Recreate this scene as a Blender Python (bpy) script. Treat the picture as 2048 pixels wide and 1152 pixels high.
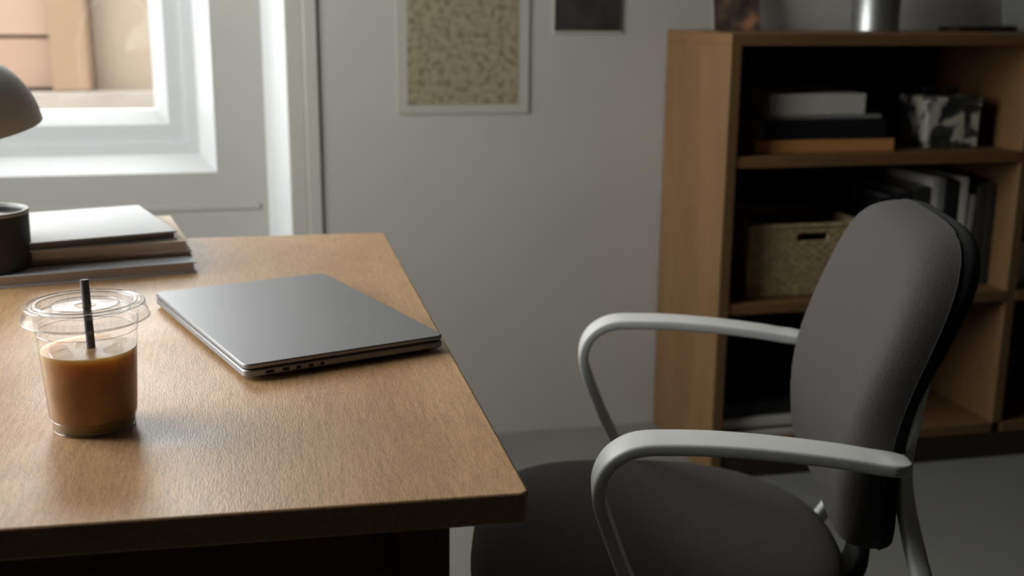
import bpy, bmesh, math, random
from mathutils import Vector, Matrix
random.seed(7)
S = bpy.context.scene
for o in list(bpy.data.objects): bpy.data.objects.remove(o)
COL = S.collection
PI = math.pi

# ------------------------------------------------------------------ camera, world, exposure
YAW, PITCH, ROLL, CAM_H, FPX = math.radians(12.5), math.atan(556/2300), math.radians(0.4), 1.075, 2300.0
_f0 = Vector((math.sin(YAW), math.cos(YAW), 0)); _r0 = Vector((math.cos(YAW), -math.sin(YAW), 0))
_f = _f0*math.cos(PITCH) + Vector((0, 0, -math.sin(PITCH))); _u0 = _r0.cross(_f)
_r = _r0*math.cos(ROLL) + _u0*math.sin(ROLL); _u = _u0*math.cos(ROLL) - _r0*math.sin(ROLL)
cd = bpy.data.cameras.new('camera'); cam = bpy.data.objects.new('camera', cd); COL.objects.link(cam)
m3 = Matrix((_r, _u, -_f)).transposed()
cam.matrix_world = Matrix.Translation((0, 0, CAM_H)) @ m3.to_4x4()
cd.sensor_width = 36; cd.lens = 36*FPX/2048; cd.clip_start = 0.02
cd.dof.use_dof = True; cd.dof.focus_distance = 0.98; cd.dof.aperture_fstop = 6.3
S.camera = cam
w = bpy.data.worlds.new('overcast_sky'); S.world = w; w.use_nodes = True
bg = w.node_tree.nodes['Background']; bg.inputs[0].default_value = (1.0, 0.992, 0.975, 1); bg.inputs[1].default_value = 1.0
S.view_settings.view_transform = 'Standard'; S.view_settings.look = 'None'; S.view_settings.gamma = 1
S.view_settings.use_curve_mapping = False
S.view_settings.exposure = 3.4
S.cycles.max_bounces = 10; S.cycles.diffuse_bounces = 5; S.cycles.transparent_max_bounces = 16
S.cycles.sample_clamp_indirect = 4.0
def portal(name, loc, rot, sx, sy):
    l = bpy.data.lights.new(name, 'AREA'); l.shape = 'RECTANGLE'; l.size = sx; l.size_y = sy; l.cycles.is_portal = True
    o = bpy.data.objects.new(name, l); COL.objects.link(o); o.location = loc; o.rotation_euler = rot
# window openings (shared by walls, windows and portals)
BX0, BX1, BZ0, BZ1 = -0.86, -0.100, 0.683, 2.08          # back window opening
LY0, LY1, LZ0, LZ1 = 0.92, 2.50, 0.75, 2.48              # side window opening
portal('window_daylight', ((BX0+BX1)/2, 3.04, (BZ0+BZ1)/2), (-PI/2, 0, 0), BX1-BX0, BZ1-BZ0)
portal('side_window_daylight', (-1.40, (LY0+LY1)/2, (LZ0+LZ1)/2), (0, -PI/2, 0), LZ1-LZ0, LY1-LY0)

# ------------------------------------------------------------------ materials
def new_mat(name):
    m = bpy.data.materials.new(name); m.use_nodes = True
    return m, m.node_tree.nodes, m.node_tree.links, m.node_tree.nodes['Principled BSDF']
def rgb(r, g, b):                                          # sRGB 0-255 -> linear
    f = lambda c: (c/255/12.92) if c/255 <= .04045 else ((c/255+.055)/1.055)**2.4
    return (f(r), f(g), f(b), 1)
def mat(name, c, rough=.6, metal=0, var=0.0, scale=20, bump=0.0, bscale=200, stretch=(1,1,1), sheen=0, spec=.5, coat=0):
    m, n, l, p = new_mat(name)
    p.inputs['Base Color'].default_value = c; p.inputs['Roughness'].default_value = rough; p.inputs['Metallic'].default_value = metal
    p.inputs['Specular IOR Level'].default_value = spec
    if sheen: p.inputs['Sheen Weight'].default_value = sheen; p.inputs['Sheen Roughness'].default_value = .5
    if coat: p.inputs['Coat Weight'].default_value = coat; p.inputs['Coat Roughness'].default_value = .1
    if var or bump:
        tc = n.new('ShaderNodeTexCoord'); mp = n.new('ShaderNodeMapping'); mp.inputs['Scale'].default_value = stretch
        l.new(tc.outputs['Object'], mp.inputs[0])
    if var:
        t = n.new('ShaderNodeTexNoise'); t.inputs['Scale'].default_value = scale; t.inputs['Detail'].default_value = 5
        l.new(mp.outputs[0], t.inputs[0])
        r = n.new('ShaderNodeValToRGB'); r.color_ramp.elements[0].position = .3; r.color_ramp.elements[1].position = .7
        r.color_ramp.elements[0].color = tuple(x*(1-var) for x in c[:3]) + (1,)
        r.color_ramp.elements[1].color = tuple(min(1, x*(1+var)) for x in c[:3]) + (1,)
        l.new(t.outputs[0], r.inputs[0]); l.new(r.outputs[0], p.inputs['Base Color'])
    if bump:
        t2 = n.new('ShaderNodeTexNoise'); t2.inputs['Scale'].default_value = bscale; t2.inputs['Detail'].default_value = 3
        l.new(mp.outputs[0], t2.inputs[0]); b = n.new('ShaderNodeBump'); b.inputs['Strength'].default_value = bump; b.inputs['Distance'].default_value = .002
        l.new(t2.outputs[0], b.inputs['Height']); l.new(b.outputs[0], p.inputs['Normal'])
    return m
def wood(name, dark, light, rough, axis='Y', gscale=1.0, bump=.25, fleck=.35):
    m, n, l, p = new_mat(name)
    tc = n.new('ShaderNodeTexCoord')
    def mapped(sc):
        mp = n.new('ShaderNodeMapping'); s = [sc[0]]*3; s['XYZ'.index(axis)] = sc[1]; mp.inputs['Scale'].default_value = s
        l.new(tc.outputs['Object'], mp.inputs[0]); return mp
    def noise(sc, scale, det, dist=0):
        t = n.new('ShaderNodeTexNoise'); t.inputs['Scale'].default_value = scale*gscale; t.inputs['Detail'].default_value = det; t.inputs['Distortion'].default_value = dist
        l.new(mapped(sc).outputs[0], t.inputs[0]); return t
    a = noise((1, .18), 9, 6, .6); b = noise((1, .09), 260, 3); c = noise((1, .16), 1050, 2)
    r = n.new('ShaderNodeValToRGB'); r.color_ramp.elements[0].position = .32; r.color_ramp.elements[1].position = .68
    r.color_ramp.elements[0].color = dark; r.color_ramp.elements[1].color = light
    l.new(a.outputs[0], r.inputs[0])
    def mul(col, fac_node, lo, hi, amount):
        rr = n.new('ShaderNodeMapRange'); rr.inputs['From Min'].default_value = lo; rr.inputs['From Max'].default_value = hi
        rr.inputs['To Min'].default_value = 1-amount; rr.inputs['To Max'].default_value = 1
        l.new(fac_node.outputs[0], rr.inputs[0])
        mx = n.new('ShaderNodeVectorMath'); mx.operation = 'SCALE'; l.new(col, mx.inputs[0]); l.new(rr.outputs[0], mx.inputs['Scale']); return mx.outputs[0]
    col = mul(r.outputs[0], b, .38, .6, fleck*.7); col = mul(col, c, .36, .5, fleck)
    l.new(col, p.inputs['Base Color'])
    rm = n.new('ShaderNodeMapRange'); rm.inputs['From Min'].default_value = .3; rm.inputs['From Max'].default_value = .7
    rm.inputs['To Min'].default_value = rough*.85; rm.inputs['To Max'].default_value = rough*1.2
    big = noise((1, 1), 7, 4); l.new(big.outputs[0], rm.inputs[0]); l.new(rm.outputs[0], p.inputs['Roughness'])
    bm_ = n.new('ShaderNodeBump'); bm_.inputs['Strength'].default_value = bump; bm_.inputs['Distance'].default_value = .0008
    l.new(c.outputs[0], bm_.inputs['Height']); l.new(bm_.outputs[0], p.inputs['Normal'])
    return m
def clear(name, tint=(1, 1, 1, 1), base=.04, edge=.85, rough=.05):
    m, n, l, p = new_mat(name); n.remove(p); out = n['Material Output']
    tr = n.new('ShaderNodeBsdfTransparent'); tr.inputs[0].default_value = tint
    gl = n.new('ShaderNodeBsdfGlossy'); gl.inputs['Roughness'].default_value = rough
    lw = n.new('ShaderNodeLayerWeight'); lw.inputs['Blend'].default_value = .5
    pw = n.new('ShaderNodeMath'); pw.operation = 'POWER'; pw.inputs[1].default_value = 4.5
    l.new(lw.outputs['Facing'], pw.inputs[0])
    mr = n.new('ShaderNodeMapRange'); mr.inputs['To Min'].default_value = base; mr.inputs['To Max'].default_value = edge
    l.new(pw.outputs[0], mr.inputs[0])
    mx = n.new('ShaderNodeMixShader'); l.new(mr.outputs[0], mx.inputs[0]); l.new(tr.outputs[0], mx.inputs[1]); l.new(gl.outputs[0], mx.inputs[2])
    l.new(mx.outputs[0], out.inputs[0]); return m

M = {}
M['wall'] = mat('wall_plaster', rgb(172, 169, 161), .9, var=.05, scale=2.2, bump=.15, bscale=60)
M['dark_wall'] = mat('charcoal_wall', rgb(60, 58, 55), .9, var=.05, scale=3)
M['ceiling'] = mat('ceiling_paint', rgb(92, 90, 86), .95, var=.03, scale=3)
M['white_paint'] = mat('white_gloss_paint', rgb(204, 206, 206), .4, var=.02, scale=8)
M['trim_paint'] = mat('trim_paint', rgb(178, 174, 165), .5, var=.03, scale=8)
M['floor'] = mat('concrete_floor', rgb(114, 113, 107), .7, var=.12, scale=2.5, bump=.1, bscale=50)
M['desk'] = wood('desk_oak', rgb(184, 140, 95), rgb(209, 167, 121), .38, 'Y', 1.0, .3, .26)
M['desk'].node_tree.nodes['Principled BSDF'].inputs['Specular IOR Level'].default_value = .95
M['desk_frame'] = wood('desk_frame_wood', rgb(104, 62, 38), rgb(128, 82, 52), .5, 'X', 1.0, .2, .3)
M['desk_leg'] = wood('desk_leg_wood', rgb(104, 62, 38), rgb(128, 82, 52), .5, 'Z', 1.0, .2, .3)
M['case_v'] = wood('bookcase_oak_upright', rgb(104, 75, 43), rgb(122, 91, 56), .55, 'Z', .7, .1, .18)
M['case_h'] = wood('bookcase_oak_shelf', rgb(104, 73, 40), rgb(122, 90, 53), .55, 'X', .7, .1, .18)
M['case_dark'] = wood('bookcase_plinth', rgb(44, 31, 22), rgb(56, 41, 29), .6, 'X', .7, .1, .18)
M['case_back'] = wood('bookcase_shaded_backboard', rgb(30, 23, 17), rgb(40, 31, 23), .7, 'X', .7, .1, .18)  # backboard colour darkened to carry the shade of the open bays
M['fabric'] = mat('charcoal_upholstery', rgb(76, 72, 70), .95, var=.10, scale=420, bump=.5, bscale=900, sheen=.08, spec=.2)
M['fabric_shell'] = mat('dark_upholstery', rgb(46, 45, 45), .95, var=.10, scale=420, bump=.4, bscale=900, sheen=.05, spec=.2)
M['chair_white'] = mat('pale_grey_coated_metal', rgb(238, 238, 233), .38, var=.02, scale=30)
M['black_plastic'] = mat('black_plastic', rgb(22, 22, 23), .5)
M['laptop'] = mat('space_grey_aluminium', rgb(150, 151, 154), .40, metal=.6, bump=.03, bscale=2500)
M['laptop_dark'] = mat('laptop_gap', rgb(14, 14, 15), .6)
M['pages'] = mat('page_block', rgb(205, 198, 184), .9, var=.12, scale=90, stretch=(.05, .05, 14))
M['silver_cover'] = mat('silver_grey_cover', rgb(196, 200, 202), .5, var=.03, scale=15)
M['dark_edge'] = mat('dark_grey_edge', rgb(126, 122, 120), .7)
M['kraft'] = mat('kraft_cover', rgb(240, 222, 200), .8, var=.06, scale=30)
M['brown_cover'] = mat('brown_cover', rgb(176, 148, 126), .7, var=.06, scale=30)
M['bluegrey_cover'] = mat('blue_grey_cover', rgb(200, 204, 212), .5, var=.10, scale=14)
M['warm_grey_edge'] = mat('warm_grey_edge', rgb(208, 197, 188), .8)
M['lamp'] = mat('grey_lamp_enamel', rgb(222, 221, 216), .5, var=.02, scale=10)
M['lamp_inner'] = mat('white_lamp_inner', rgb(225, 225, 222), .6)
M['steel'] = mat('brushed_steel', rgb(150, 150, 150), .35, metal=1, bump=.1, bscale=300, stretch=(1, 1, .05))
M['mug'] = mat('charcoal_ceramic', rgb(50, 50, 51), .55, var=.12, scale=30)
M['mug_rim'] = mat('pale_rim_glaze', rgb(175, 178, 176), .4)
M['wax'] = mat('grey_wax', rgb(128, 128, 130), .35, var=.08, scale=25)
M['cup'] = clear('clear_plastic_cup', (.975, .975, .975, 1), .014, .70, .06)
M['lid'] = clear('clear_plastic_lid', (.94, .94, .94, 1), .016, .45, .18)
M['lid_bead'] = clear('thick_clear_plastic', (.88, .88, .88, 1), .16, .8, .25)
M['pane'] = clear('window_glass', (.97, .98, .98, 1), .03, .6, .01)
M['straw'] = mat('charcoal_paper_straw', rgb(104, 106, 116), .6, var=.25, scale=160, stretch=(1, 1, 1))
M['black_cover'] = mat('black_book_cover', rgb(20, 20, 22), .55)
M['white_cover'] = mat('white_book_cover', rgb(198, 194, 184), .7, var=.04, scale=12)
M['grey_cover'] = mat('grey_book_cover', rgb(132, 130, 124), .7, var=.04, scale=12)
M['orange_cover'] = mat('tan_book_cover', rgb(190, 134, 78), .7, var=.08, scale=12)
M['green_cover'] = mat('dark_olive_book_cover', rgb(44, 44, 36), .7)
M['wicker'] = mat('woven_seagrass', rgb(172, 154, 112), .85, var=.28, scale=70)
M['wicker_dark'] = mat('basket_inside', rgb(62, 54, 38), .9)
M['tin'] = mat('galvanised_tin', rgb(168, 170, 168), .38, metal=.9, var=.15, scale=14)
M['paper'] = mat('print_paper', rgb(170, 167, 156), .9, var=.02, scale=20)
M['rough_paper'] = mat('grey_paper', rgb(168, 168, 162), .9, var=.1, scale=10)
M['stone'] = mat('grey_stone_base', rgb(106, 100, 94), .9, var=.1, scale=4)
M['render'] = mat('beige_render', rgb(114, 102, 89), .95, var=.04, scale=2)
M['tan_post'] = mat('tan_timber', rgb(100, 80, 62), .9, var=.06, scale=3)
M['paving'] = mat('pale_paving', rgb(160, 156, 150), .95, var=.1, scale=1.5)

def mottled(name, stops, scale, kind='noise', detail=6, rough=.8, dist=0.0):
    m, n, l, p = new_mat(name); p.inputs['Roughness'].default_value = rough
    tc = n.new('ShaderNodeTexCoord')
    if kind == 'voronoi':
        t = n.new('ShaderNodeTexVoronoi'); t.inputs['Scale'].default_value = scale; o = t.outputs['Distance']
    else:
        t = n.new('ShaderNodeTexNoise'); t.inputs['Scale'].default_value = scale; t.inputs['Detail'].default_value = detail; t.inputs['Distortion'].default_value = dist; o = t.outputs[0]
    l.new(tc.outputs['Object'], t.inputs['Vector'])
    r = n.new('ShaderNodeValToRGB'); e = r.color_ramp.elements
    while len(e) < len(stops): e.new(.5)
    for el, (pos, c) in zip(e, stops): el.position = pos; el.color = c
    l.new(o, r.inputs[0]); l.new(r.outputs[0], p.inputs['Base Color']); return m
M['leaf_print'] = mottled('speckled_leaf_print', [(.32, rgb(108, 101, 75)), (.47, rgb(136, 128, 101)), (.60, rgb(150, 142, 115))], 62, detail=2)
M['dark_photo'] = mottled('dark_landscape_photo', [(.3, rgb(20, 19, 18)), (.55, rgb(48, 46, 43)), (.72, rgb(84, 80, 75))], 7, detail=4, dist=1.2)
M['still_photo'] = mottled('dark_still_life_photo', [(.35, rgb(26, 22, 20)), (.55, rgb(84, 66, 54)), (.7, rgb(170, 120, 80))], 18, detail=3)
M['floral'] = mottled('black_white_floral', [(.36, rgb(26, 26, 26)), (.48, rgb(60, 59, 56)), (.56, rgb(165, 160, 150)), (.7, rgb(180, 174, 160))], 24, detail=2, dist=.8)
M['siding'] = [mat('timber_siding_%d' % i, c, .9, var=.06, scale=5, stretch=(.3, 1, 1)) for i, c in enumerate((rgb(112, 92, 78), rgb(107, 86, 72), rgb(116, 99, 87)))]

def coffee_mat():
    m, n, l, p = new_mat('milky_iced_coffee')
    p.inputs['Roughness'].default_value = .32; p.inputs['Specular IOR Level'].default_value = .15
    tc = n.new('ShaderNodeTexCoord'); t = n.new('ShaderNodeTexNoise'); t.inputs['Scale'].default_value = 38; t.inputs['Detail'].default_value = 3
    l.new(tc.outputs['Object'], t.inputs[0])
    r = n.new('ShaderNodeValToRGB'); r.color_ramp.elements[0].position = .35; r.color_ramp.elements[1].position = .75
    r.color_ramp.elements[0].color = rgb(164, 130, 90); r.color_ramp.elements[1].color = rgb(186, 152, 110)
    l.new(t.outputs[0], r.inputs[0]); l.new(r.outputs[0], p.inputs['Base Color'])
    p.inputs['Subsurface Weight'].default_value = 1.0; p.inputs['Subsurface Radius'].default_value = (1.0, .6, .3); p.inputs['Subsurface Scale'].default_value = .05
    return m
M['coffee'] = coffee_mat()
M['ice'] = clear('ice', (.97, .95, .92, 1), .07, .6, .2)

# ------------------------------------------------------------------ mesh helpers
def add_box(bm, x0, x1, y0, y1, z0, z1):
    v = [bm.verts.new(p) for p in ((x0,y0,z0),(x1,y0,z0),(x1,y1,z0),(x0,y1,z0),(x0,y0,z1),(x1,y0,z1),(x1,y1,z1),(x0,y1,z1))]
    for f in ((0,3,2,1),(4,5,6,7),(0,1,5,4),(1,2,6,5),(2,3,7,6),(3,0,4,7)): bm.faces.new([v[i] for i in f])
def add_prism(bm, poly, z0, z1):                           # poly: list of (x, y), counter-clockwise
    a = [bm.verts.new((x, y, z0)) for x, y in poly]; b = [bm.verts.new((x, y, z1)) for x, y in poly]
    bm.faces.new(a[::-1]); bm.faces.new(b); k = len(poly)
    for i in range(k): bm.faces.new((a[i], a[(i+1) % k], b[(i+1) % k], b[i]))
def add_lathe(bm, prof, seg=48, close=False):              # prof: list of (r, z)
    rings = []
    for r, z in prof:
        if r < 1e-6: rings.append([bm.verts.new((0, 0, z))])
        else: rings.append([bm.verts.new((r*math.cos(2*PI*i/seg), r*math.sin(2*PI*i/seg), z)) for i in range(seg)])
    pairs = list(zip(rings, rings[1:])) + ([(rings[-1], rings[0])] if close else [])
    for a, b in pairs:
        for i in range(seg):
            j = (i+1) % seg
            if len(a) == 1 and len(b) == 1: continue
            if len(a) == 1: bm.faces.new((a[0], b[j], b[i]))
            elif len(b) == 1: bm.faces.new((a[i], a[j], b[0]))
            else: bm.faces.new((a[i], a[j], b[j], b[i]))
def catmull(pts, per=6):
    out = []; P = [Vector(p) for p in pts]; P = [2*P[0]-P[1]] + P + [2*P[-1]-P[-2]]
    for i in range(1, len(P)-2):
        for k in range(per):
            t = k/per; a, b, c, d = P[i-1], P[i], P[i+1], P[i+2]
            out.append(.5*((2*b) + (c-a)*t + (2*a-5*b+4*c-d)*t*t + (3*b-a-3*c+d)*t**3))
    out.append(P[-2]); return out
def add_bar(bm, path, side, wid, thk, rnd=.3, n=16, align=0.0):
    """sweep a rounded rectangle; side = constant width direction; wid/thk: functions of t"""
    rings = []; L = len(path)
    for i, p in enumerate(path):
        t = i/(L-1); tan = (path[min(i+1, L-1)] - path[max(i-1, 0)]).normalized()
        s = (side - tan*side.dot(tan)).normalized(); nn = tan.cross(s).normalized()
        W, T = wid(t)/2, thk(t)/2; ring = []
        for k in range(n):
            a = 2*PI*(k+.5)/n; ca, sa = math.cos(a), math.sin(a); e = rnd
            ring.append(bm.verts.new(p + s*(W*math.copysign(abs(ca)**e, ca)) + nn*(T*math.copysign(abs(sa)**e, sa) + align*T)))
        rings.append(ring)
    for a, b in zip(rings, rings[1:]):
        for k in range(n): bm.faces.new((a[k], a[(k+1) % n], b[(k+1) % n], b[k]))
    bm.faces.new(rings[0][::-1]); bm.faces.new(rings[-1])
def add_strap(bm, path, side, wid, thk, rad=.003, ct=.5):
    rings = []; L = len(path)
    dist = [0.0]
    for a, b in zip(path, path[1:]): dist.append(dist[-1] + (b-a).length)
    for i, p in enumerate(path):
        tan = (path[min(i+1, L-1)] - path[max(i-1, 0)]).normalized()
        s = (side - tan*side.dot(tan)).normalized(); nn = tan.cross(s).normalized()
        W, T = wid(dist[i])/2, thk/2; r = min(rad, W*.9, T*.9); ring = []
        for cx, cy, a0 in ((W-r, T-r, 0), (-W+r, T-r, 90), (-W+r, -T+r, 180), (W-r, -T+r, 270)):
            for k in range(4):
                a = math.radians(a0+30*k); ring.append(bm.verts.new(p + s*(cx+r*math.cos(a)) + nn*(cy+r*math.sin(a))))
        rings.append(ring)
    n = len(rings[0])
    for a, b in zip(rings, rings[1:]):
        for k in range(n): bm.faces.new((a[k], a[(k+1) % n], b[(k+1) % n], b[k]))
    bm.faces.new(rings[0][::-1]); bm.faces.new(rings[-1])
def tube(bm, path, r, n=12):
    rf = r if callable(r) else (lambda t: r)
    tmp = Vector((0.13, .97, .21)).normalized()
    add_bar(bm, path, tmp, lambda t: 2*rf(t), lambda t: 2*rf(t), 1.0, n)
def obj(name, bm, m, parent=None, smooth=False, bevel=0, seg=2, angle=40):
    bmesh.ops.recalc_face_normals(bm, faces=bm.faces[:])
    me = bpy.data.meshes.new(name); bm.to_mesh(me); bm.free()
    for mm in (m if isinstance(m, (list, tuple)) else [m]): me.materials.append(mm)
    o = bpy.data.objects.new(name, me); COL.objects.link(o)
    if parent is not None: o.parent = parent
    if bevel:
        b = o.modifiers.new('bevel', 'BEVEL'); b.width = bevel; b.segments = seg; b.limit_method = 'ANGLE'; b.angle_limit = math.radians(35)
    if smooth or bevel:
        for p in me.polygons: p.use_smooth = True
        try: me.set_sharp_from_angle(angle=math.radians(angle))
        except Exception: pass
    return o
def box(name, x0, x1, y0, y1, z0, z1, m, parent=None, bevel=0, seg=2):
    bm = bmesh.new(); add_box(bm, x0, x1, y0, y1, z0, z1); return obj(name, bm, m, parent, bevel=bevel, seg=seg)
def lathe(name, prof, m, parent=None, seg=48, close=False, loc=None, angle=40):
    bm = bmesh.new(); add_lathe(bm, prof, seg, close); o = obj(name, bm, m, parent, smooth=True, angle=angle)
    if loc: o.location = loc
    return o
def tag(o, label, cat=None, group=None, kind=None):
    o['label'] = label
    if cat: o['category'] = cat
    if group: o['group'] = group
    if kind: o['kind'] = kind
    return o
def thing(name, label, cat, loc=(0,0,0), rz=0, group=None):
    o = bpy.data.objects.new(name, None); COL.objects.link(o); o.location = loc; o.rotation_euler = (0, 0, rz); o.empty_display_size = .05
    return tag(o, label, cat, group)
def struct(o, label): o['kind'] = 'structure'; o['label'] = label; return o

# ------------------------------------------------------------------ room shell
W = 2.77; XL, XR, YB, ZC = -1.25, 3.3, -2.6, 2.6; AL = 2.90   # wall face, alcove back plane
bm = bmesh.new()
add_box(bm, .0715, XR, W, 3.05, 0, ZC); add_box(bm, XL-.15, -1.03, W, 3.05, 0, ZC); add_box(bm, -1.03, .0715, W, 3.05, 2.32, ZC)
add_box(bm, BX1, .0715, AL, 3.05, 0, 2.32); add_box(bm, -1.03, BX0, AL, 3.05, 0, 2.32)
add_box(bm, BX0, BX1, AL, 3.05, 0, BZ0); add_box(bm, BX0, BX1, AL, 3.05, BZ1, 2.32)
wb = struct(obj('wall_back', bm, M['wall']), 'grey white plaster wall behind the bookcase and around the window alcove')
bm = bmesh.new(); add_prism(bm, [(.0715, W-.001), (.0715, AL), (.020, AL)], 0, 2.32)
add_prism(bm, [(-1.03, W-.001), (-.98, AL), (-1.03, AL)], 0, 2.32)
obj('splayed_reveal', bm, M['white_paint'], wb)
box('panel_moulding', -.90, .0, AL-.004, AL, .590, .606, M['wall'], wb, bevel=.0015)
fl = struct(box('floor', XL-.15, XR+.15, YB-.15, 3.05, -.1, 0, M['floor']), 'bare grey concrete floor under desk and chair')
struct(box('ceiling', XL-.15, XR+.15, YB-.15, 3.05, ZC, ZC+.1, M['ceiling']), 'plain ceiling above the room')
bm = bmesh.new()
add_box(bm, XL-.15, XL, YB, LY0, 0, ZC); add_box(bm, XL-.15, XL, LY1, W, 0, ZC)
add_box(bm, XL-.15, XL, LY0, LY1, 0, LZ0); add_box(bm, XL-.15, XL, LY0, LY1, LZ1, ZC)
struct(obj('wall_left', bm, M['dark_wall']), 'dark charcoal wall holding the tall side window')
struct(box('wall_right', XR, XR+.15, YB, W, 0, ZC, M['dark_wall']), 'dark charcoal wall at the far end of the bookcase')
struct(box('wall_front', XL-.15, XR+.15, YB-.15, YB, 0, ZC, M['dark_wall']), 'dark charcoal wall behind the viewer')
# casing around alcove: stepped bands
tr = thing('trim_1', 'grey painted stepped casing around the window alcove', None); tr['kind'] = 'structure'
for k, (a, b, d) in enumerate(((.0715, .112, .0045), (.112, .146, .0065))):
    c = 2.32
    box('casing_band', a, b, W-d, W, 0, c+(b-.0715), M['trim_paint'], tr, bevel=.003)
    box('casing_band', -1.03-(b-.0715), -1.03-(a-.0715), W-d, W, 0, c+(b-.0715), M['trim_paint'], tr, bevel=.003)
    box('casing_band', -1.03-(a-.0715), a, W-d, W, c+(a-.0715), c+(b-.0715), M['trim_paint'], tr, bevel=.003)
# window: rings of a stepped, splayed frame, each ring = (inset, y)
def ring_frame(name, rings, rect, m, parent, plane='y'):
    x0, x1, z0, z1 = rect; bm = bmesh.new(); vs = []
    for ins, y in rings:
        q = ((x0+ins, z0+ins), (x1-ins, z0+ins), (x1-ins, z1-ins), (x0+ins, z1-ins))
        vs.append([bm.verts.new((a, y, b) if plane == 'y' else (y, a, b)) for a, b in q])
    vs.append(vs[0])
    for a, b in zip(vs, vs[1:]):
        for i in range(4): bm.faces.new((a[i], a[(i+1) % 4], b[(i+1) % 4], b[i]))
    return obj(name, bm, m, parent)
win = thing('window_1', 'white framed casement window in the alcove behind the desk', None); win['kind'] = 'structure'
R = (BX0, BX1, BZ0, BZ1)
ring_frame('window_reveal', [(0, AL-.001), (.042, 2.955), (.042, 3.04), (0, 3.04)], R, M['white_paint'], win)
ring_frame('window_frame', [(.042, 2.955), (.068, 2.957), (.068, 3.035), (.042, 3.035)], R, M['white_paint'], win)
sash = ring_frame('sash', [(.068, 2.972), (.112, 2.972), (.146, 3.002), (.146, 3.03), (.068, 3.03)], R, M['white_paint'], win)
box('pane', BX0+.14, BX1-.14, 3.012, 3.016, BZ0+.14, BZ1-.14, M['pane'], sash)
box('handle', BX0+.075, BX0+.10, 2.945, 2.972, 1.25, 1.38, M['steel'], sash, bevel=.005)
w2 = thing('window_2', 'tall white framed side window in the left wall', None); w2['kind'] = 'structure'
R2 = (LY0, LY1, LZ0, LZ1)
ring_frame('window_frame', [(0, XL+.01), (.05, XL+.01), (.05, XL-.13), (0, XL-.13)], R2, M['white_paint'], w2, 'x')
box('mullion', XL-.10, XL-.05, (LY0+LY1)/2-.025, (LY0+LY1)/2+.025, LZ0+.05, LZ1-.05, M['white_paint'], w2)
for a, b in ((LY0+.05, (LY0+LY1)/2-.025), ((LY0+LY1)/2+.025, LY1-.05)):
    box('pane', XL-.08, XL-.076, a, b, LZ0+.05, LZ1-.05, M['pane'], w2)

# ------------------------------------------------------------------ outside
struct(box('ground_outside', -12, 14, 3.2, 16, -.3, -.1, M['paving']), 'pale paving outside the window')
YF = 5.4
bld = thing('neighbouring_building', 'low peach timber clad building seen through the window', 'building', (0, YF, 0))
ns = 0
XC = -.86                                                    # corner post position
for i in range(5):
    z0 = .73 + i*.225
    box('siding_board', -5.0, XC, .03 - .008*(i % 2), .12, z0, z0+.212, M['siding'][(i*2+1) % 3], bld, bevel=.004)
box('stone_base', -5.0, XC+.5, -.05, .2, -.1, .715, M['stone'], bld, bevel=.01)
box('wall_core', -5.0, XC, .10, 3, -.1, 1.86, M['tan_post'], bld)
box('corner_post', XC, XC+.16, -.03, .2, .715, 1.86, M['tan_post'], bld, bevel=.01)
box('side_wing', XC+.16, 5, .1, 3, -.1, 1.86, M['render'], bld, bevel=.01)
box('roof_edge', -5.1, 5.1, -.12, 3.1, 1.86, 1.94, M['stone'], bld, bevel=.01)

# ------------------------------------------------------------------ desk
D = .75
desk = thing('desk', 'brown oak desk with a plain top under the laptop and iced coffee', 'desk', (0, 0, 0))
bm = bmesh.new(); add_prism(bm, [(-.86, .756), (.1690, .7200), (.1740, .7255), (.1790, 1.690), (.174, 1.697), (-.86, 1.715)], D-.0225, D)
obj('desktop', bm, M['desk'], desk, bevel=.0022, seg=3)
for x, y in ((.082, .736), (-.835, .768), (.082, 1.62), (-.835, 1.63)):
    bm = bmesh.new(); xs = (x, x+.038)
    t = [(xs[0], y), (xs[1], y), (xs[1], y+.038), (xs[0], y+.038)]
    a = [bm.verts.new((px, py, D-.0226)) for px, py in t]
    cx, cy = x+.019, y+.019
    b = [bm.verts.new((cx+(px-cx)*.75, cy+(py-cy)*.75, 0)) for px, py in t]
    bm.faces.new(a); bm.faces.new(b[::-1])
    for i in range(4): bm.faces.new((b[i], b[(i+1) % 4], a[(i+1) % 4], a[i]))
    obj('leg', bm, M['desk_leg'], desk, bevel=.002)
for x0, x1, y0, y1 in ((-.797, .082, .762, .778), (-.797, .082, 1.632, 1.65)):
    box('apron', x0, x1, y0, y1, D-.112, D-.0226, M['desk_frame'], desk, bevel=.001)
for x0, x1 in ((.094, .110), (-.822, -.806)):
    box('apron', x0, x1, .80, 1.62, D-.112, D-.0226, M['desk_frame'], desk, bevel=.001)

# ------------------------------------------------------------------ laptop
def rounded_rect(hx, hy, r, n=6):
    out = []
    for cx, cy, a0 in ((hx-r, hy-r, 0), (-hx+r, hy-r, 90), (-hx+r, -hy+r, 180), (hx-r, -hy+r, 270)):
        for k in range(n+1):
            a = math.radians(a0+90*k/n); out.append((cx+r*math.cos(a), cy+r*math.sin(a)))
    return out
lap = thing('laptop', 'closed slim grey aluminium laptop lying askew on the desk', 'laptop', (.0251, 1.187, D), math.radians(18.5))
HX, HY = .1005, .157
bm = bmesh.new(); add_prism(bm, rounded_rect(HX, HY, .009), .0035, .0102); obj('base', bm, M['laptop'], lap, bevel=.0012)
bm = bmesh.new(); add_prism(bm, rounded_rect(HX-.002, HY-.002, .008), .0102, .0114); obj('hinge_gap', bm, M['laptop_dark'], lap)
bm = bmesh.new(); add_prism(bm, rounded_rect(HX, HY, .009), .0114, .0160); obj('screen_lid', bm, M['laptop'], lap, bevel=.0012, seg=3)
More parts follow.
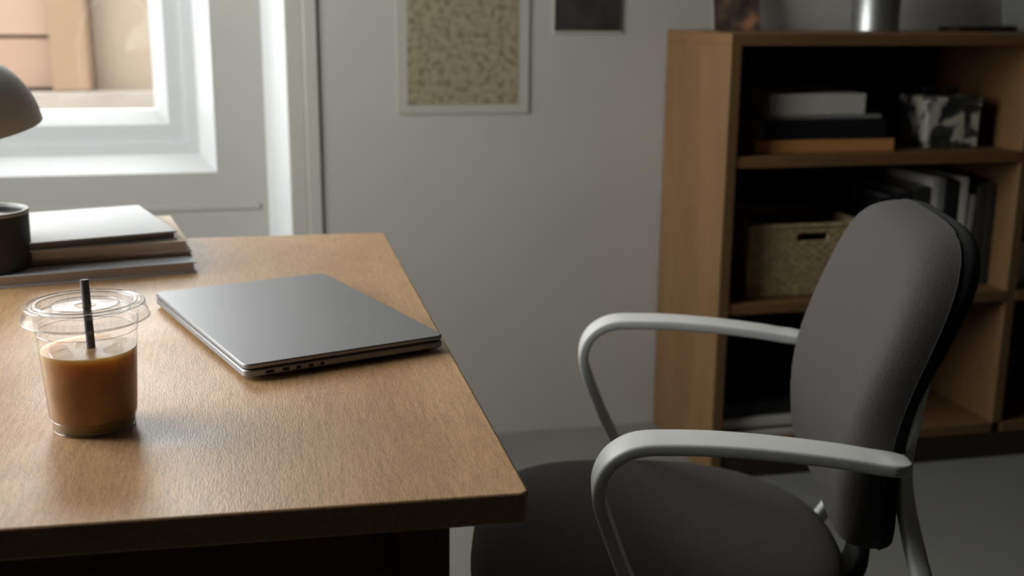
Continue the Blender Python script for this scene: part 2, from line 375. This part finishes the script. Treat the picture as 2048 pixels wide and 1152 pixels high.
for k, (px, wd) in enumerate(((-.077, .0075), (-.062, .0060), (-.050, .0045), (-.038, .0045), (-.027, .0035))):
    bm = bmesh.new(); add_box(bm, px-wd/2, px+wd/2, -HY-.0002, -HY+.004, .0052, .0082); obj('port', bm, M['laptop_dark'], lap)
for sx in (-1, 1):
    for sy in (-1, 1):
        lathe('rubber_foot', [(0, 0), (.006, 0), (.006, .0036), (0, .0036)], M['black_plastic'], lap, 16, loc=(sx*.085, sy*.138, 0))

# ------------------------------------------------------------------ iced coffee
CX, CY = -.1370, .9195
cup = thing('iced_coffee_cup', 'clear plastic cup of milky iced coffee with flat lid on desk', 'cup', (CX, CY, D)); cup.scale = (.96, .96, 1)
cp = [(0, .0035), (.0285, .0032), (.0300, .0005), (.0318, 0), (.0326, .0016), (.0333, .0095), (.0342, .0105), (.0350, .0125), (.0383, .0655), (.0392, .079), (.0398, .0805), (.0410, .0935)]
inner = [(r-.0006 if r > .001 else 0, z+.0006) for r, z in cp[1:]][::-1]
lathe('cup_body', cp, M['cup'], cup, 72)
liq = [(0, .0042), (.0288, .0042), (.0310, .0020), (.0319, .0026), (.0326, .0095), (.0336, .0112), (.0344, .0130), (.0376, .0640), (.0373, .0650), (.034, .0647), (.02, .0650), (0, .0648)]
lathe('coffee', liq, M['coffee'], cup, 72)
lid = lathe('lid', [(.0075, .0985), (.0082, .0992), (.0255, .1002), (.0262, .1000), (.0272, .0965), (.0290, .0955), (.0345, .0955), (.0358, .0962), (.0368, .1010), (.0380, .1022), (.0405, .1022),
    (.0412, .1008), (.0430, .1008), (.0440, .1020), (.0458, .1018), (.0468, .1000), (.0476, .0960), (.0492, .0905), (.0499, .0896), (.0496, .0890), (.0484, .0902), (.0466, .0950)], M['lid'], cup, 96, angle=25)
for r0, z0, q in ((.0466, .1006, .0007), (.0436, .1016, .0005), (.0406, .1020, .0006), (.0372, .1012, .0006), (.0346, .0958, .0004), (.0262, .1000, .0006), (.0497, .0897, .0008), (.0080, .0990, .0005)):
    bm = bmesh.new(); add_lathe(bm, [(r0+q*math.cos(a), z0+q*math.sin(a)) for a in [2*PI*k/8 for k in range(8)]], 96, True); obj('moulded_ring', bm, M['lid_bead'], lid, smooth=True)
cb = [o for o in cup.children if o.name.startswith('cup_body')][0]
for r0, z0, q in ((.0393, .0797, .0004), (.0402, .0860, .00035), (.0340, .0103, .0004), (.0322, .0010, .0006)):
    bm = bmesh.new(); add_lathe(bm, [(r0+q*math.cos(a), z0+q*math.sin(a)) for a in [2*PI*k/8 for k in range(8)]], 96, True); obj('moulded_ring', bm, M['lid_bead'], cb, smooth=True)
bm = bmesh.new()
for k in range(60):                                            # moulded grip ribs under the brim
    a = 2*PI*k/60; c, s = math.cos(a), math.sin(a); n = Vector((-s, c, 0))
    v = [Vector((r*c, r*s, z)) + n*q for r, z in ((.0478, .0962), (.0493, .0912)) for q in (-.00022, .00022)]
    v += [p + Vector((c, s, 0))*.00025 for p in v]
    vv = [bm.verts.new(p) for p in v]
    for f in ((0,1,3,2),(4,6,7,5),(0,4,5,1),(2,3,7,6),(0,2,6,4),(1,5,7,3)): bm.faces.new([vv[i] for i in f])
obj('lid_ribs', bm, M['lid'], lid)['kind'] = 'stuff'
st = thing('drinking_straw', 'dark charcoal straw poking through the clear cup lid', 'straw', (CX, CY, D))
bm = bmesh.new(); p0, p1 = Vector((.0035, -.004, .012)), Vector((.0005, .002, .119))
tube(bm, [p0.lerp(p1, t/10) for t in range(11)], .0033, 20); sb = obj('straw_tube', bm, M['straw'], st, smooth=True)
for k, t in enumerate((.60, .70, .80, .88)):
    bm = bmesh.new(); q = p0.lerp(p1, t); q2 = p0.lerp(p1, t+.012); tube(bm, [q, (q+q2)/2, q2], .00345, 20); obj('pale_band', bm, M['grey_cover'], st, smooth=True)
for k in range(7):
    a = k*2*PI/7 + .4; rr = (.023, .026, .014)[k % 3]; s = random.uniform(.0060, .0078)
    bm = bmesh.new(); add_box(bm, -s, s, -s*.9, s*.9, -s*.8, s*.8)
    o = obj('ice_cube', bm, M['ice'], None, bevel=.0016, seg=3); o.location = (CX+rr*math.cos(a), CY+rr*math.sin(a), D+.0622+random.uniform(-.001, .0008))
    o.rotation_euler = (random.uniform(-.4, .4), random.uniform(-.4, .4), random.uniform(0, 3))
    tag(o, 'melting ice cube floating among others on the iced coffee', 'ice cube', 'ice cubes in the coffee')

# ------------------------------------------------------------------ books, cup and lamp on the desk
def flat_book(name, label, corner, ang, wid, dep, z, h, cover, block, cat='book', group=None, spine='front', cv=.0018, parent=None):
    """corner = front right corner; local x to the left, local y to the back; covers + page block (+ spine)"""
    t = thing(name, label, cat, (corner[0], corner[1], z), ang, group)
    box('front_cover', -wid, 0, 0, dep, h-cv, h, cover, t, bevel=.0006)
    box('back_cover', -wid, 0, 0, dep, 0, cv, cover, t, bevel=.0006)
    box('page_block', -wid+.003, -.003, .0035, dep-.003, cv, h-cv, block, t)
    if spine == 'front': box('spine', -wid, 0, -.0006, .0022, .0004, h-.0004, cover, t, bevel=.0008)
    if spine == 'left': box('spine', -wid-.0006, -wid+.002, 0, dep, .0004, h-.0004, cover, t, bevel=.0008)
    return t
r_ = math.radians
flat_book('hardcover_book', 'large blue grey hardcover book at the bottom of the desk stack', (-.082, 1.466), r_(11), .335, .235, D, .0145, M['bluegrey_cover'], M['warm_grey_edge'], spine='left', group='books stacked on the desk')
flat_book('thin_notebook', 'thin brown notebook between kraft notebook and bottom hardcover', (-.088, 1.502), r_(10), .27, .20, D+.0145, .006, M['brown_cover'], M['brown_cover'], 'notebook', 'books stacked on the desk', None, .001)
flat_book('kraft_notebook', 'kraft brown notebook lying under the silver grey book', (-.093, 1.506), r_(10), .27, .20, D+.0205, .0135, M['kraft'], M['kraft'], 'notebook', 'books stacked on the desk', None, .001)
flat_book('silver_book', 'silver grey hardcover book on top of the desk stack', (-.107, 1.517), r_(17), .235, .228, D+.034, .0115, M['silver_cover'], M['dark_edge'], spine=None, group='books stacked on the desk', cv=.0022)
mg = thing('candle_jar', 'charcoal round jar with pale rim beside the stacked books', 'jar', (-.3285, 1.473, D+.0145))
lathe('jar_body', [(0, 0), (.048, 0), (.0505, .002), (.0515, .010), (.0525, .066), (.0525, .0685), (.0490, .0685), (.0485, .062), (.048, .05), (0, .05)], M['mug'], mg, 64)
lathe('rim', [(.0485, .0678), (.0529, .0678), (.0533, .0705), (.0524, .0725), (.0494, .0725), (.0484, .0705)], M['mug_rim'], mg, 64, close=True)
lathe('wax', [(0, .0632), (.030, .0634), (.0484, .0626), (.0484, .051), (0, .051)], M['wax'], mg, 48)
lm = thing('desk_lamp', 'grey enamel desk lamp with domed shade before the window', 'lamp', (-.62, 1.53, D))
lathe('lamp_base', [(0, 0), (.075, 0), (.078, .004), (.076, .014), (.02, .020), (.012, .03), (0, .03)], M['lamp'], lm, 48)
bm = bmesh.new(); tube(bm, catmull([(0, 0, .02), (.0, 0, .12), (.01, 0, .24), (.06, 0, .335), (.15, 0, .365), (.225, 0, .34), (.252, 0, .285)], 8), .006, 14); obj('lamp_arm', bm, M['lamp'], lm, smooth=True)
R0 = .100; dome = [(.012, R0*1.02)] + [(R0*math.sin(a), R0*.98*math.cos(a)) for a in [r_(x) for x in (9, 18, 28, 38, 48, 58, 67, 75, 82, 87)]] + [(R0, 0)]
sh = lathe('lamp_shade', dome + [(R0-.0015, 0)] + [(r-.002 if r > .01 else r, z-.002) for r, z in dome[::-1][1:]], M['lamp'], lm, 72)
sh.location = (.262, -.012, .176); sh.rotation_euler = (r_(7), r_(-7), 0)
lathe('shade_cap', [(0, R0+.026), (.012, R0+.026), (.015, R0+.020), (.016, R0-.004), (0, R0-.004)], M['lamp'], sh, 24)
lathe('bulb', [(0, .02), (.016, .026), (.024, .042), (.020, .062), (.012, .078), (.012, R0-.006), (0, R0-.006)], M['lamp_inner'], sh, 24)

# ------------------------------------------------------------------ chair
CH = thing('office_chair', 'charcoal upholstered office chair with pale grey looped armrests', 'chair', (.44, 1.21, 0), r_(-14))
def sgnpow(v, e): return math.copysign(abs(v)**e, v)
def pillow(outline, xs_rings, place, seg=72):
    """rings of r from 0 (centre) to 1 (edge); place(theta, r) -> Vector"""
    bm = bmesh.new(); c = bm.verts.new(place(0, 0)); prev = None
    for r in xs_rings:
        ring = [bm.verts.new(place(2*PI*k/seg, r)) for k in range(seg)]
        for k in range(seg):
            j = (k+1) % seg
            if prev is None: bm.faces.new((c, ring[k], ring[j]))
            else: bm.faces.new((prev[k], ring[k], ring[j], prev[j]))
        prev = ring
    return bm
RG = [.12, .25, .4, .55, .68, .78, .84, .88, .91, .935, .955, .97, .982, .990, .995, .9985, 1.0]
# seat
def seat_out(th):
    c, s = math.cos(th), math.sin(th)
    n = 3.3 if c < 0 else 2.35
    a = .213 if c < 0 else .222
    # superellipse radius in polar form
    q = (abs(c/a)**n + abs(s/.222)**n)**(-1/n)
    return q*c, q*s
def seat_pt(up):
    def f(th, r):
        x, y = seat_out(th); b = (1-r**3.2)**(1/2.4)
        if up > 0:
            dz = .034*b + .004*(1-r*r); dz += -.006*max(0, -x*r/.213)**3
        else: dz = -.040*b
        return Vector((x*r, y*r, .456 + dz))
    return f
obj('seat_cushion', pillow(None, RG, seat_pt(1)), M['fabric'], CH, smooth=True, angle=80)
obj('seat_underside', pillow(None, RG, seat_pt(-1)), M['fabric_shell'], CH, smooth=True, angle=80)
# backrest
ZS = [(.50, .223), (.54, .216), (.60, .2105), (.65, .211), (.70, .2215), (.754, .242), (.805, .261), (.85, .2755), (.92, .296)]
def x_seam(z):
    for (z0, x0), (z1, x1) in zip(ZS, ZS[1:]):
        if z <= z1:
            t = (z-z0)/(z1-z0); return x0 + (x1-x0)*t
    return ZS[-1][1]
def xs(z): return sum(x_seam(z+d) for d in (-.04, -.02, 0, .02, .04))/5
BZC, BHH, BHW, BYC = .704, .170, .186, -.021
def back_out(th):
    c, s = math.cos(th), math.sin(th); n = 4.2
    n = 5.5 if s < 0 else 3.9; hw = BHW; hh = .190 if s < 0 else .160
    q = (abs(c/hw)**n + abs(s/hh)**n)**(-1/n)
    y, z = q*c, q*s
    if z < 0: z += .016*(1-min(1, (y/hw)**2))*(-z/BHH)          # lower edge arches up slightly
    return y, z
def back_pt(front):
    def f(th, r):
        y, z = back_out(th); b = (1-r**20)**(1/2.1) if front else (1-r**22)**(1/2.6); zz = BZC + z*r
        wrap = .06*(BYC + y*r + .2)                           # back swivelled a touch on its strut
        return Vector((xs(zz) + wrap + (-.045*b if front else (.017 + .012*min(1, max(0, (zz-.70)/.12)))*b), BYC + y*r, zz))
    return f
obj('backrest_cushion', pillow(None, RG, back_pt(True)), M['fabric'], CH, smooth=True, angle=80)
obj('backrest_shell', pillow(None, RG, back_pt(False)), M['fabric_shell'], CH, smooth=True, angle=80)
bm = bmesh.new(); pts = []
for k in range(73):
    th = 2*PI*k/72; y, z = back_out(th); zz = BZC+z*1.002; yy = BYC + y*1.003; pts.append(Vector((xs(zz) + .06*(yy+.2) + .0005, yy, zz)))
tube(bm, pts, .0008, 8); obj('seam_piping', bm, M['fabric_shell'], CH, smooth=True)
# arms
AP = [(.226, .6470), (.215, .6480), (.205, .6493), (.19, .651), (.158, .656), (.10, .6625), (.04, .6668), (-.01, .6672), (-.035, .6655), (-.051, .6600), (-.065, .6490), (-.0735, .6335), (-.0758, .616), (-.0715, .596), (-.050, .538), (-.031, .496), (-.012, .452), (.004, .425), (.03, .408)]
for s in (-1, 1):
    pth = []
    for i, (x, z) in enumerate(AP):
        y = .225
        if z < .60 and x < .1: y += .020*min(1, (.60-z)/.12)
        if i == len(AP)-1: y -= .035
        if i == len(AP)-2: y -= .010
        pth.append(Vector((x, s*y, z)))
    P_ = catmull(pth, 7); bm = bmesh.new()
    def wf(d):
        if d < .022: return .010 + .034*math.sqrt(max(0, 1-(1-d/.022)**2))
        return .044 - .012*min(1, max(0, d-.36)/.12)
    add_strap(bm, P_, Vector((0, 1, 0)), wf, .0125)
    obj('armrest', bm, M['chair_white'], CH, smooth=True, angle=60)
    RP = [(.247, .745), (.2455, .725), (.2385, .690), (.2315, .640), (.236, .596), (.249, .542), (.257, .510), (.2665, .47), (.266, .450), (.252, .425), (.21, .408), (.12, .405)]
    ry = BYC + s*.166
    P_ = catmull([Vector((x + .06*(ry+.2)*min(1, max(0, (z-.5)/.1)), ry + s*.032*min(1, max(0, (.56-z)/.07)) - (s*.06*max(0, (.43-z)/.03) if z < .43 else 0), z)) for x, z in RP], 7); bm = bmesh.new()
    add_bar(bm, P_, Vector((0, 1, 0)), lambda t: .012 + .018*min(1, t/.2) - .017*min(1, max(0, (t-.5)/.15)), lambda t: .004 + .015*min(1, t/.45), .5, 16)
    obj('back_rail', bm, M['chair_white'], CH, smooth=True, angle=60)
for s in (-1, 1):
    bm = bmesh.new(); x2 = .232 + .06*(BYC + s*.166 + .2)
    tube(bm, [Vector((.219, s*.222, .6475)), Vector(((.219+x2)/2, s*.20, .645)), Vector((x2, BYC + s*.166, .642))], .0062, 14); obj('arm_joint', bm, M['chair_white'], CH, smooth=True)
bm = bmesh.new(); add_bar(bm, catmull([Vector(p) for p in ((.262, 0, .66), (.252, 0, .60), (.250, 0, .54), (.250, 0, .47), (.243, 0, .425), (.20, 0, .400), (.08, 0, .396))], 7), Vector((0, 1, 0)), lambda t: .058, lambda t: .016, .35, 16)
obj('back_strut', bm, M['black_plastic'], CH, smooth=True, angle=60)
box('tilt_mechanism', -.10, .13, -.075, .075, .375, .418, M['black_plastic'], CH, bevel=.008)
box('seat_crossbar', -.02, .06, -.215, .215, .396, .408, M['chair_white'], CH, bevel=.003)
lathe('gas_column', [(0, .08), (.028, .08), (.028, .22), (.018, .222), (.018, .376), (0, .376)], M['black_plastic'], CH, 24)
lathe('base_hub', [(0, .07), (.045, .07), (.05, .09), (.04, .125), (.03, .13), (0, .13)], M['chair_white'], CH, 32)
for k in range(5):
    a = 2*PI*k/5 + .3; d = Vector((math.cos(a), math.sin(a), 0)); bm = bmesh.new()
    add_bar(bm, [d*.03+Vector((0, 0, .10)), d*.12+Vector((0, 0, .095)), d*.22+Vector((0, 0, .082)), d*.29+Vector((0, 0, .072))], Vector((-d.y, d.x, 0)), lambda t: .05-.018*t, lambda t: .032-.012*t, .5, 14)
    obj('base_spoke', bm, M['chair_white'], CH, smooth=True)
    bm = bmesh.new(); add_lathe(bm, [(0, -.020), (.022, -.020), (.0275, -.016), (.0275, .016), (.022, .020), (0, .020)], 24)
    cst = obj('caster', bm, M['black_plastic'], CH, smooth=True); cst.location = d*.285 + Vector((0, 0, .0275)); cst.rotation_euler = (PI/2, 0, a+.6)
    lathe('caster_stem', [(0, .02), (.007, .02), (.007, .07), (0, .07)], M['black_plastic'], CH, 12, loc=d*.285)

# ------------------------------------------------------------------ bookcase
BX, BF, BT = 1.002, 2.362, 1.030                               # left face, front plane, top
BB = W - .006; XD0, XD1, XE = 1.742, 1.768, 2.508
bc = thing('bookcase', 'oak open bookcase with two bays standing against the wall', 'bookcase')
box('side_panel', BX, BX+.026, BF, BB, 0, BT-.026, M['case_v'], bc, bevel=.0015)
box('side_panel', XE-.026, XE, BF, BB, 0, BT-.026, M['case_v'], bc, bevel=.0015)
box('divider', XD0, XD1, BF+.004, BB-.012, .09, BT-.026, M['case_v'], bc, bevel=.0015)
box('top_board', BX, XE, BF, BB, BT-.026, BT, M['case_h'], bc, bevel=.0015)
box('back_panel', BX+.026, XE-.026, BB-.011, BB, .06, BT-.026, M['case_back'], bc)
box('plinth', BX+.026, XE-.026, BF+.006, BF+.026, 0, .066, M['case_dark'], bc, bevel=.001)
SH = [.091, .4265, .7625]
for z in SH:
    for a, b in ((BX+.026, XD0), (XD1, XE-.026)):
        box('shelf', a, b, BF+.003, BB-.011, z-.0245, z, M['case_h'], bc, bevel=.001)
# flat stack on the upper shelf
def shelf_book(name, label, x0, x1, y0, dep, z, h, cover, rot=0, group='books stacked on the upper shelf', block='pages', cat='book', cv=.002):
    t = thing(name, label, cat, (x0, y0, z), rot, group); wd = x1-x0
    box('spine', 0, wd, 0, .003, 0, h, M[cover], t, bevel=.001)
    box('front_cover', 0, wd, .003, dep, h-cv, h, M[cover], t)
    box('back_cover', 0, wd, .003, dep, 0, cv, M[cover], t)
    box('page_block', .003, wd-.003, .003, dep-.003, cv, h-cv, M[block], t)
    return t
z = SH[2]
shelf_book('tan_book', 'tan brown spined book lowest in the upper shelf stack', 1.098, 1.443, 2.42, .25, z, .0285, 'orange_cover'); z += .0287
shelf_book('black_book', 'thick black book above the tan one on the upper shelf', 1.121, 1.424, 2.428, .24, z, .046, 'black_cover'); z += .0462
shelf_book('thin_grey_book', 'thin beige grey book right under the thick white book', 1.126, 1.412, 2.433, .23, z, .0095, 'grey_cover'); z += .0097
shelf_book('white_book', 'thick off white book topping the upper shelf stack', 1.134, 1.369, 2.432, .21, z, .047, 'white_cover')
fb = thing('patterned_box', 'black and white flower patterned square box on upper shelf', 'box', (1.616, 2.52, SH[2]), r_(-3))
box('box_body', -.068, .068, -.068, .068, .0, .098, M['floral'], fb, bevel=.004)
box('box_lid', -.071, .071, -.071, .071, .096, .120, M['floral'], fb, bevel=.005)
bm = bmesh.new()
for sgn in (-1, 1):
    tube(bm, catmull([Vector(p) for p in ((0, 0, .121), (sgn*.02, -.006, .134), (sgn*.042, 0, .137), (sgn*.038, .008, .126), (0, 0, .122))], 6), .0035, 8)
obj('bow', bm, M['black_cover'], fb, smooth=True)
# basket on the middle shelf
bk = thing('woven_basket', 'olive tan woven storage basket with handle slot on middle shelf', 'basket', (1.098, 2.42, SH[1]))
BW, BD, BHt = .288, .27, .167
def weave_panel(name, length, place, hole=None):
    """one woven wall: raised over-under bands with a real slot for the handle"""
    bm = bmesh.new(); nu, nv = 40, 54
    def P(i, j):
        u = length*i/nu; v = BHt*j/nv
        d = .0015*math.sin(PI*(i/2.0 + (j//3))) + (.0028 if j % 3 else 0)
        return place(u, v, d)
    g = [[bm.verts.new(P(i, j)) for j in range(nv+1)] for i in range(nu+1)]
    gb = [[bm.verts.new(place(length*i/nu, BHt*j/nv, -.008)) for j in range(nv+1)] for i in range(nu+1)]
    def isin(i, j): return hole and hole[0] <= i < hole[1] and hole[2] <= j < hole[3]
    for i in range(nu):
        for j in range(nv):
            if isin(i, j): continue
            bm.faces.new((g[i][j], g[i+1][j], g[i+1][j+1], g[i][j+1])); bm.faces.new((gb[i][j], gb[i][j+1], gb[i+1][j+1], gb[i+1][j]))
            for di, dj, e in ((-1, 0, (0, 0, 0, 1)), (1, 0, (1, 0, 1, 1)), (0, -1, (0, 0, 1, 0)), (0, 1, (0, 1, 1, 1))):
                ii, jj = i+di, j+dj
                if ii < 0 or jj < 0 or ii >= nu or jj >= nv or isin(ii, jj):
                    a, b = (i+e[0], j+e[1]), (i+e[2], j+e[3])
                    bm.faces.new((g[a[0]][a[1]], g[b[0]][b[1]], gb[b[0]][b[1]], gb[a[0]][a[1]]))
    return obj(name, bm, M['wicker'], bk, smooth=True, angle=50)
weave_panel('woven_wall', BW, lambda u, v, d: Vector((u, -d, v)), (16, 27, 42, 48))
weave_panel('woven_wall', BW, lambda u, v, d: Vector((u, BD+d, v)), (16, 27, 42, 48))
weave_panel('woven_wall', BD, lambda u, v, d: Vector((-d, u, v)))
weave_panel('woven_wall', BD, lambda u, v, d: Vector((BW+d, u, v)))
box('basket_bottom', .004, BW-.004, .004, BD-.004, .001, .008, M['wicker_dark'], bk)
bm = bmesh.new(); tube(bm, [Vector(p) for p in ((0, 0, BHt), (BW/2, -.001, BHt), (BW, 0, BHt), (BW+.001, BD/2, BHt), (BW, BD, BHt), (BW/2, BD, BHt), (0, BD, BHt), (-.001, BD/2, BHt), (0, 0, BHt))], .0055, 10)
obj('rim', bm, M['wicker'], bk, smooth=True)
for x in (0.0, BW):
    bm = bmesh.new(); tube(bm, [Vector((x, 0, .002)), Vector((x, -.001, BHt*.5)), Vector((x, 0, BHt))], .0055, 10); obj('corner_cane', bm, M['wicker'], bk, smooth=True)
# upright books on the middle shelf
def up_book(name, label, x, th, hgt, dep, cover, y0=2.44, lean=0, z=SH[1], group='upright books on the middle shelf'):
    t = thing(name, label, 'book', (x, y0, z), 0, group); t.rotation_euler = (0, lean, 0)
    box('spine', 0, th, 0, .003, 0, hgt, M[cover], t, bevel=.0015)
    box('front_cover', 0, .002, .003, dep, 0, hgt, M[cover], t); box('back_cover', th-.002, th, .003, dep, 0, hgt, M[cover], t)
    box('page_block', .002, th-.002, .003, dep-.003, .003, hgt-.003, M['pages'], t)
UB = [('black_upright_book', 'thick black upright book nearest the woven basket', 1.432, .040, .225, .20, 'black_cover'),
      ('black_upright_book', 'black upright book second from the woven basket', 1.473, .045, .235, .20, 'black_cover'),
      ('charcoal_upright_book', 'dark upright book just before the wide white spine', 1.519, .046, .245, .20, 'green_cover'),
      ('white_upright_book', 'white upright book with the widest pale spine on middle shelf', 1.566, .018, .268, .22, 'white_cover'),
      ('grey_upright_book', 'grey upright book pressed against the widest white spine', 1.585, .015, .267, .22, 'grey_cover'),
      ('black_upright_book', 'black upright book between the two white spines', 1.601, .040, .258, .20, 'black_cover'),
      ('white_upright_book', 'narrow white upright book right of the black book', 1.642, .020, .265, .21, 'white_cover')]
for n_, lb, x, th, hg, dp, cv in UB: up_book(n_, lb, x, th, hg, dp, cv)
up_book('leaning_grey_book', 'short pale grey book leaning beside the narrow white spine', 1.6635, .015, .224, .19, 'grey_cover', lean=r_(2.2))
up_book('olive_upright_book', 'dark olive upright book nearest the bookcase divider', 1.716, .022, .25, .20, 'green_cover')
up_book('olive_upright_book', 'dark olive upright book next to the leaning grey book', 1.6925, .020, .245, .20, 'green_cover')
up_book('pale_upright_book', 'pale upright book beyond the divider on the middle shelf', 1.80, .030, .11, .16, 'white_cover', 2.42, group=None)
for o in bpy.data.objects:
    if o.get('label', '').startswith('pale upright book beyond'): o.pop('group', None)
# papers and binder on the bottom shelf
z = SH[0]
for k, (x0, x1, y0, h, c, lb) in enumerate(((1.034, 1.300, 2.39, .014, 'white_cover', 'pale magazine lowest in the pile on the bottom shelf'),
        (1.040, 1.285, 2.405, .010, 'grey_cover', 'grey magazine second from bottom in the bottom shelf pile'),
        (1.034, 1.262, 2.395, .020, 'white_cover', 'thick pale magazine right under the black binder'))):
    shelf_book('magazine', lb, x0, x1, y0, .21, z, h, c, 0, 'magazines on the bottom shelf', cat='magazine', cv=.001); z += h+.0002
shelf_book('black_binder', 'black binder lying on the magazines of the bottom shelf', 1.050, 1.290, 2.415, .23, z, .034, 'black_cover', 0, None, 'black_cover', 'binder')
for o in bpy.data.objects:
    if o.get('group', 1) is None: del o['group']

# ------------------------------------------------------------------ things on top of the bookcase
ph = thing('photo_card', 'dark photo card leaning on the wall above the bookcase', 'photo', (1.098, 2.695, BT+.0002)); ph.rotation_euler = (r_(-11), 0, 0)
box('card', 0, .118, 0, .003, 0, .17, M['still_photo'], ph)
box('card_edge', -.003, .121, .003, .005, 0, .173, M['paper'], ph)
tn = thing('metal_canister', 'galvanised metal canister standing on the bookcase top', 'canister', (1.482, 2.62, BT))
lathe('canister_body', [(0, .002), (.054, .002), (.056, 0), (.058, .003), (.0572, .008), (.057, .10), (.0585, .104), (.0585, .108), (.057, .112), (.057, .19), (.0585, .193), (.0565, .195), (.0555, .19), (.055, .012), (0, .012)], M['tin'], tn, 56)
bm = bmesh.new(); tube(bm, catmull([Vector((.058*math.cos(a), .058*math.sin(a)*.3, .17+.09*math.sin(a))) for a in [PI*k/8 for k in range(9)]], 4), .0022, 8); obj('bail_handle', bm, M['steel'], tn, smooth=True)
wl = thing('dark_wallet', 'small dark brown folded wallet lying on the bookcase top', 'wallet', (1.735, 2.63, BT), r_(4))
box('lower_flap', -.05, .05, -.04, .04, 0, .007, M['case_dark'], wl, bevel=.003); box('upper_flap', -.048, .05, -.039, .04, .007, .013, M['black_cover'], wl, bevel=.003)
kb = thing('dark_case', 'small black case beside the pale papers atop the bookcase', 'case', (1.823, 2.62, BT), r_(-8))
box('case_body', -.035, .035, -.03, .03, 0, .010, M['black_cover'], kb, bevel=.003); box('case_lid', -.035, .035, -.03, .03, .0102, .015, M['black_cover'], kb, bevel=.003)
pp = thing('leaning_folder', 'pale grey folder leaning at the corner atop the bookcase', 'folder', (1.868, 2.66, BT+.001)); pp.rotation_euler = (r_(-10), 0, r_(-3))
box('cover_sheet', 0, .20, 0, .002, 0, .16, M['rough_paper'], pp); box('inner_sheet', .004, .196, .0021, .0035, .003, .165, M['paper'], pp); box('back_sheet', 0, .20, .0036, .0056, 0, .17, M['rough_paper'], pp)

# ------------------------------------------------------------------ wall prints
po = thing('speckled_print', 'tall olive speckled print with white border on the wall', 'poster', (.331, W-.004, .831))
box('paper_sheet', 0, .3205, 0, .0035, 0, .50, M['paper'], po); box('printed_area', .0235, .2945, -.0006, 0, .021, .478, M['leaf_print'], po)
p2 = thing('dark_photo_print', 'small dark landscape photograph pinned beside the speckled print', 'photo', (.712, W-.004, 1.022))
box('paper_sheet', 0, .1725, 0, .0035, 0, .22, M['paper'], p2); box('printed_area', .002, .1705, -.0006, 0, .0045, .2175, M['dark_photo'], p2)
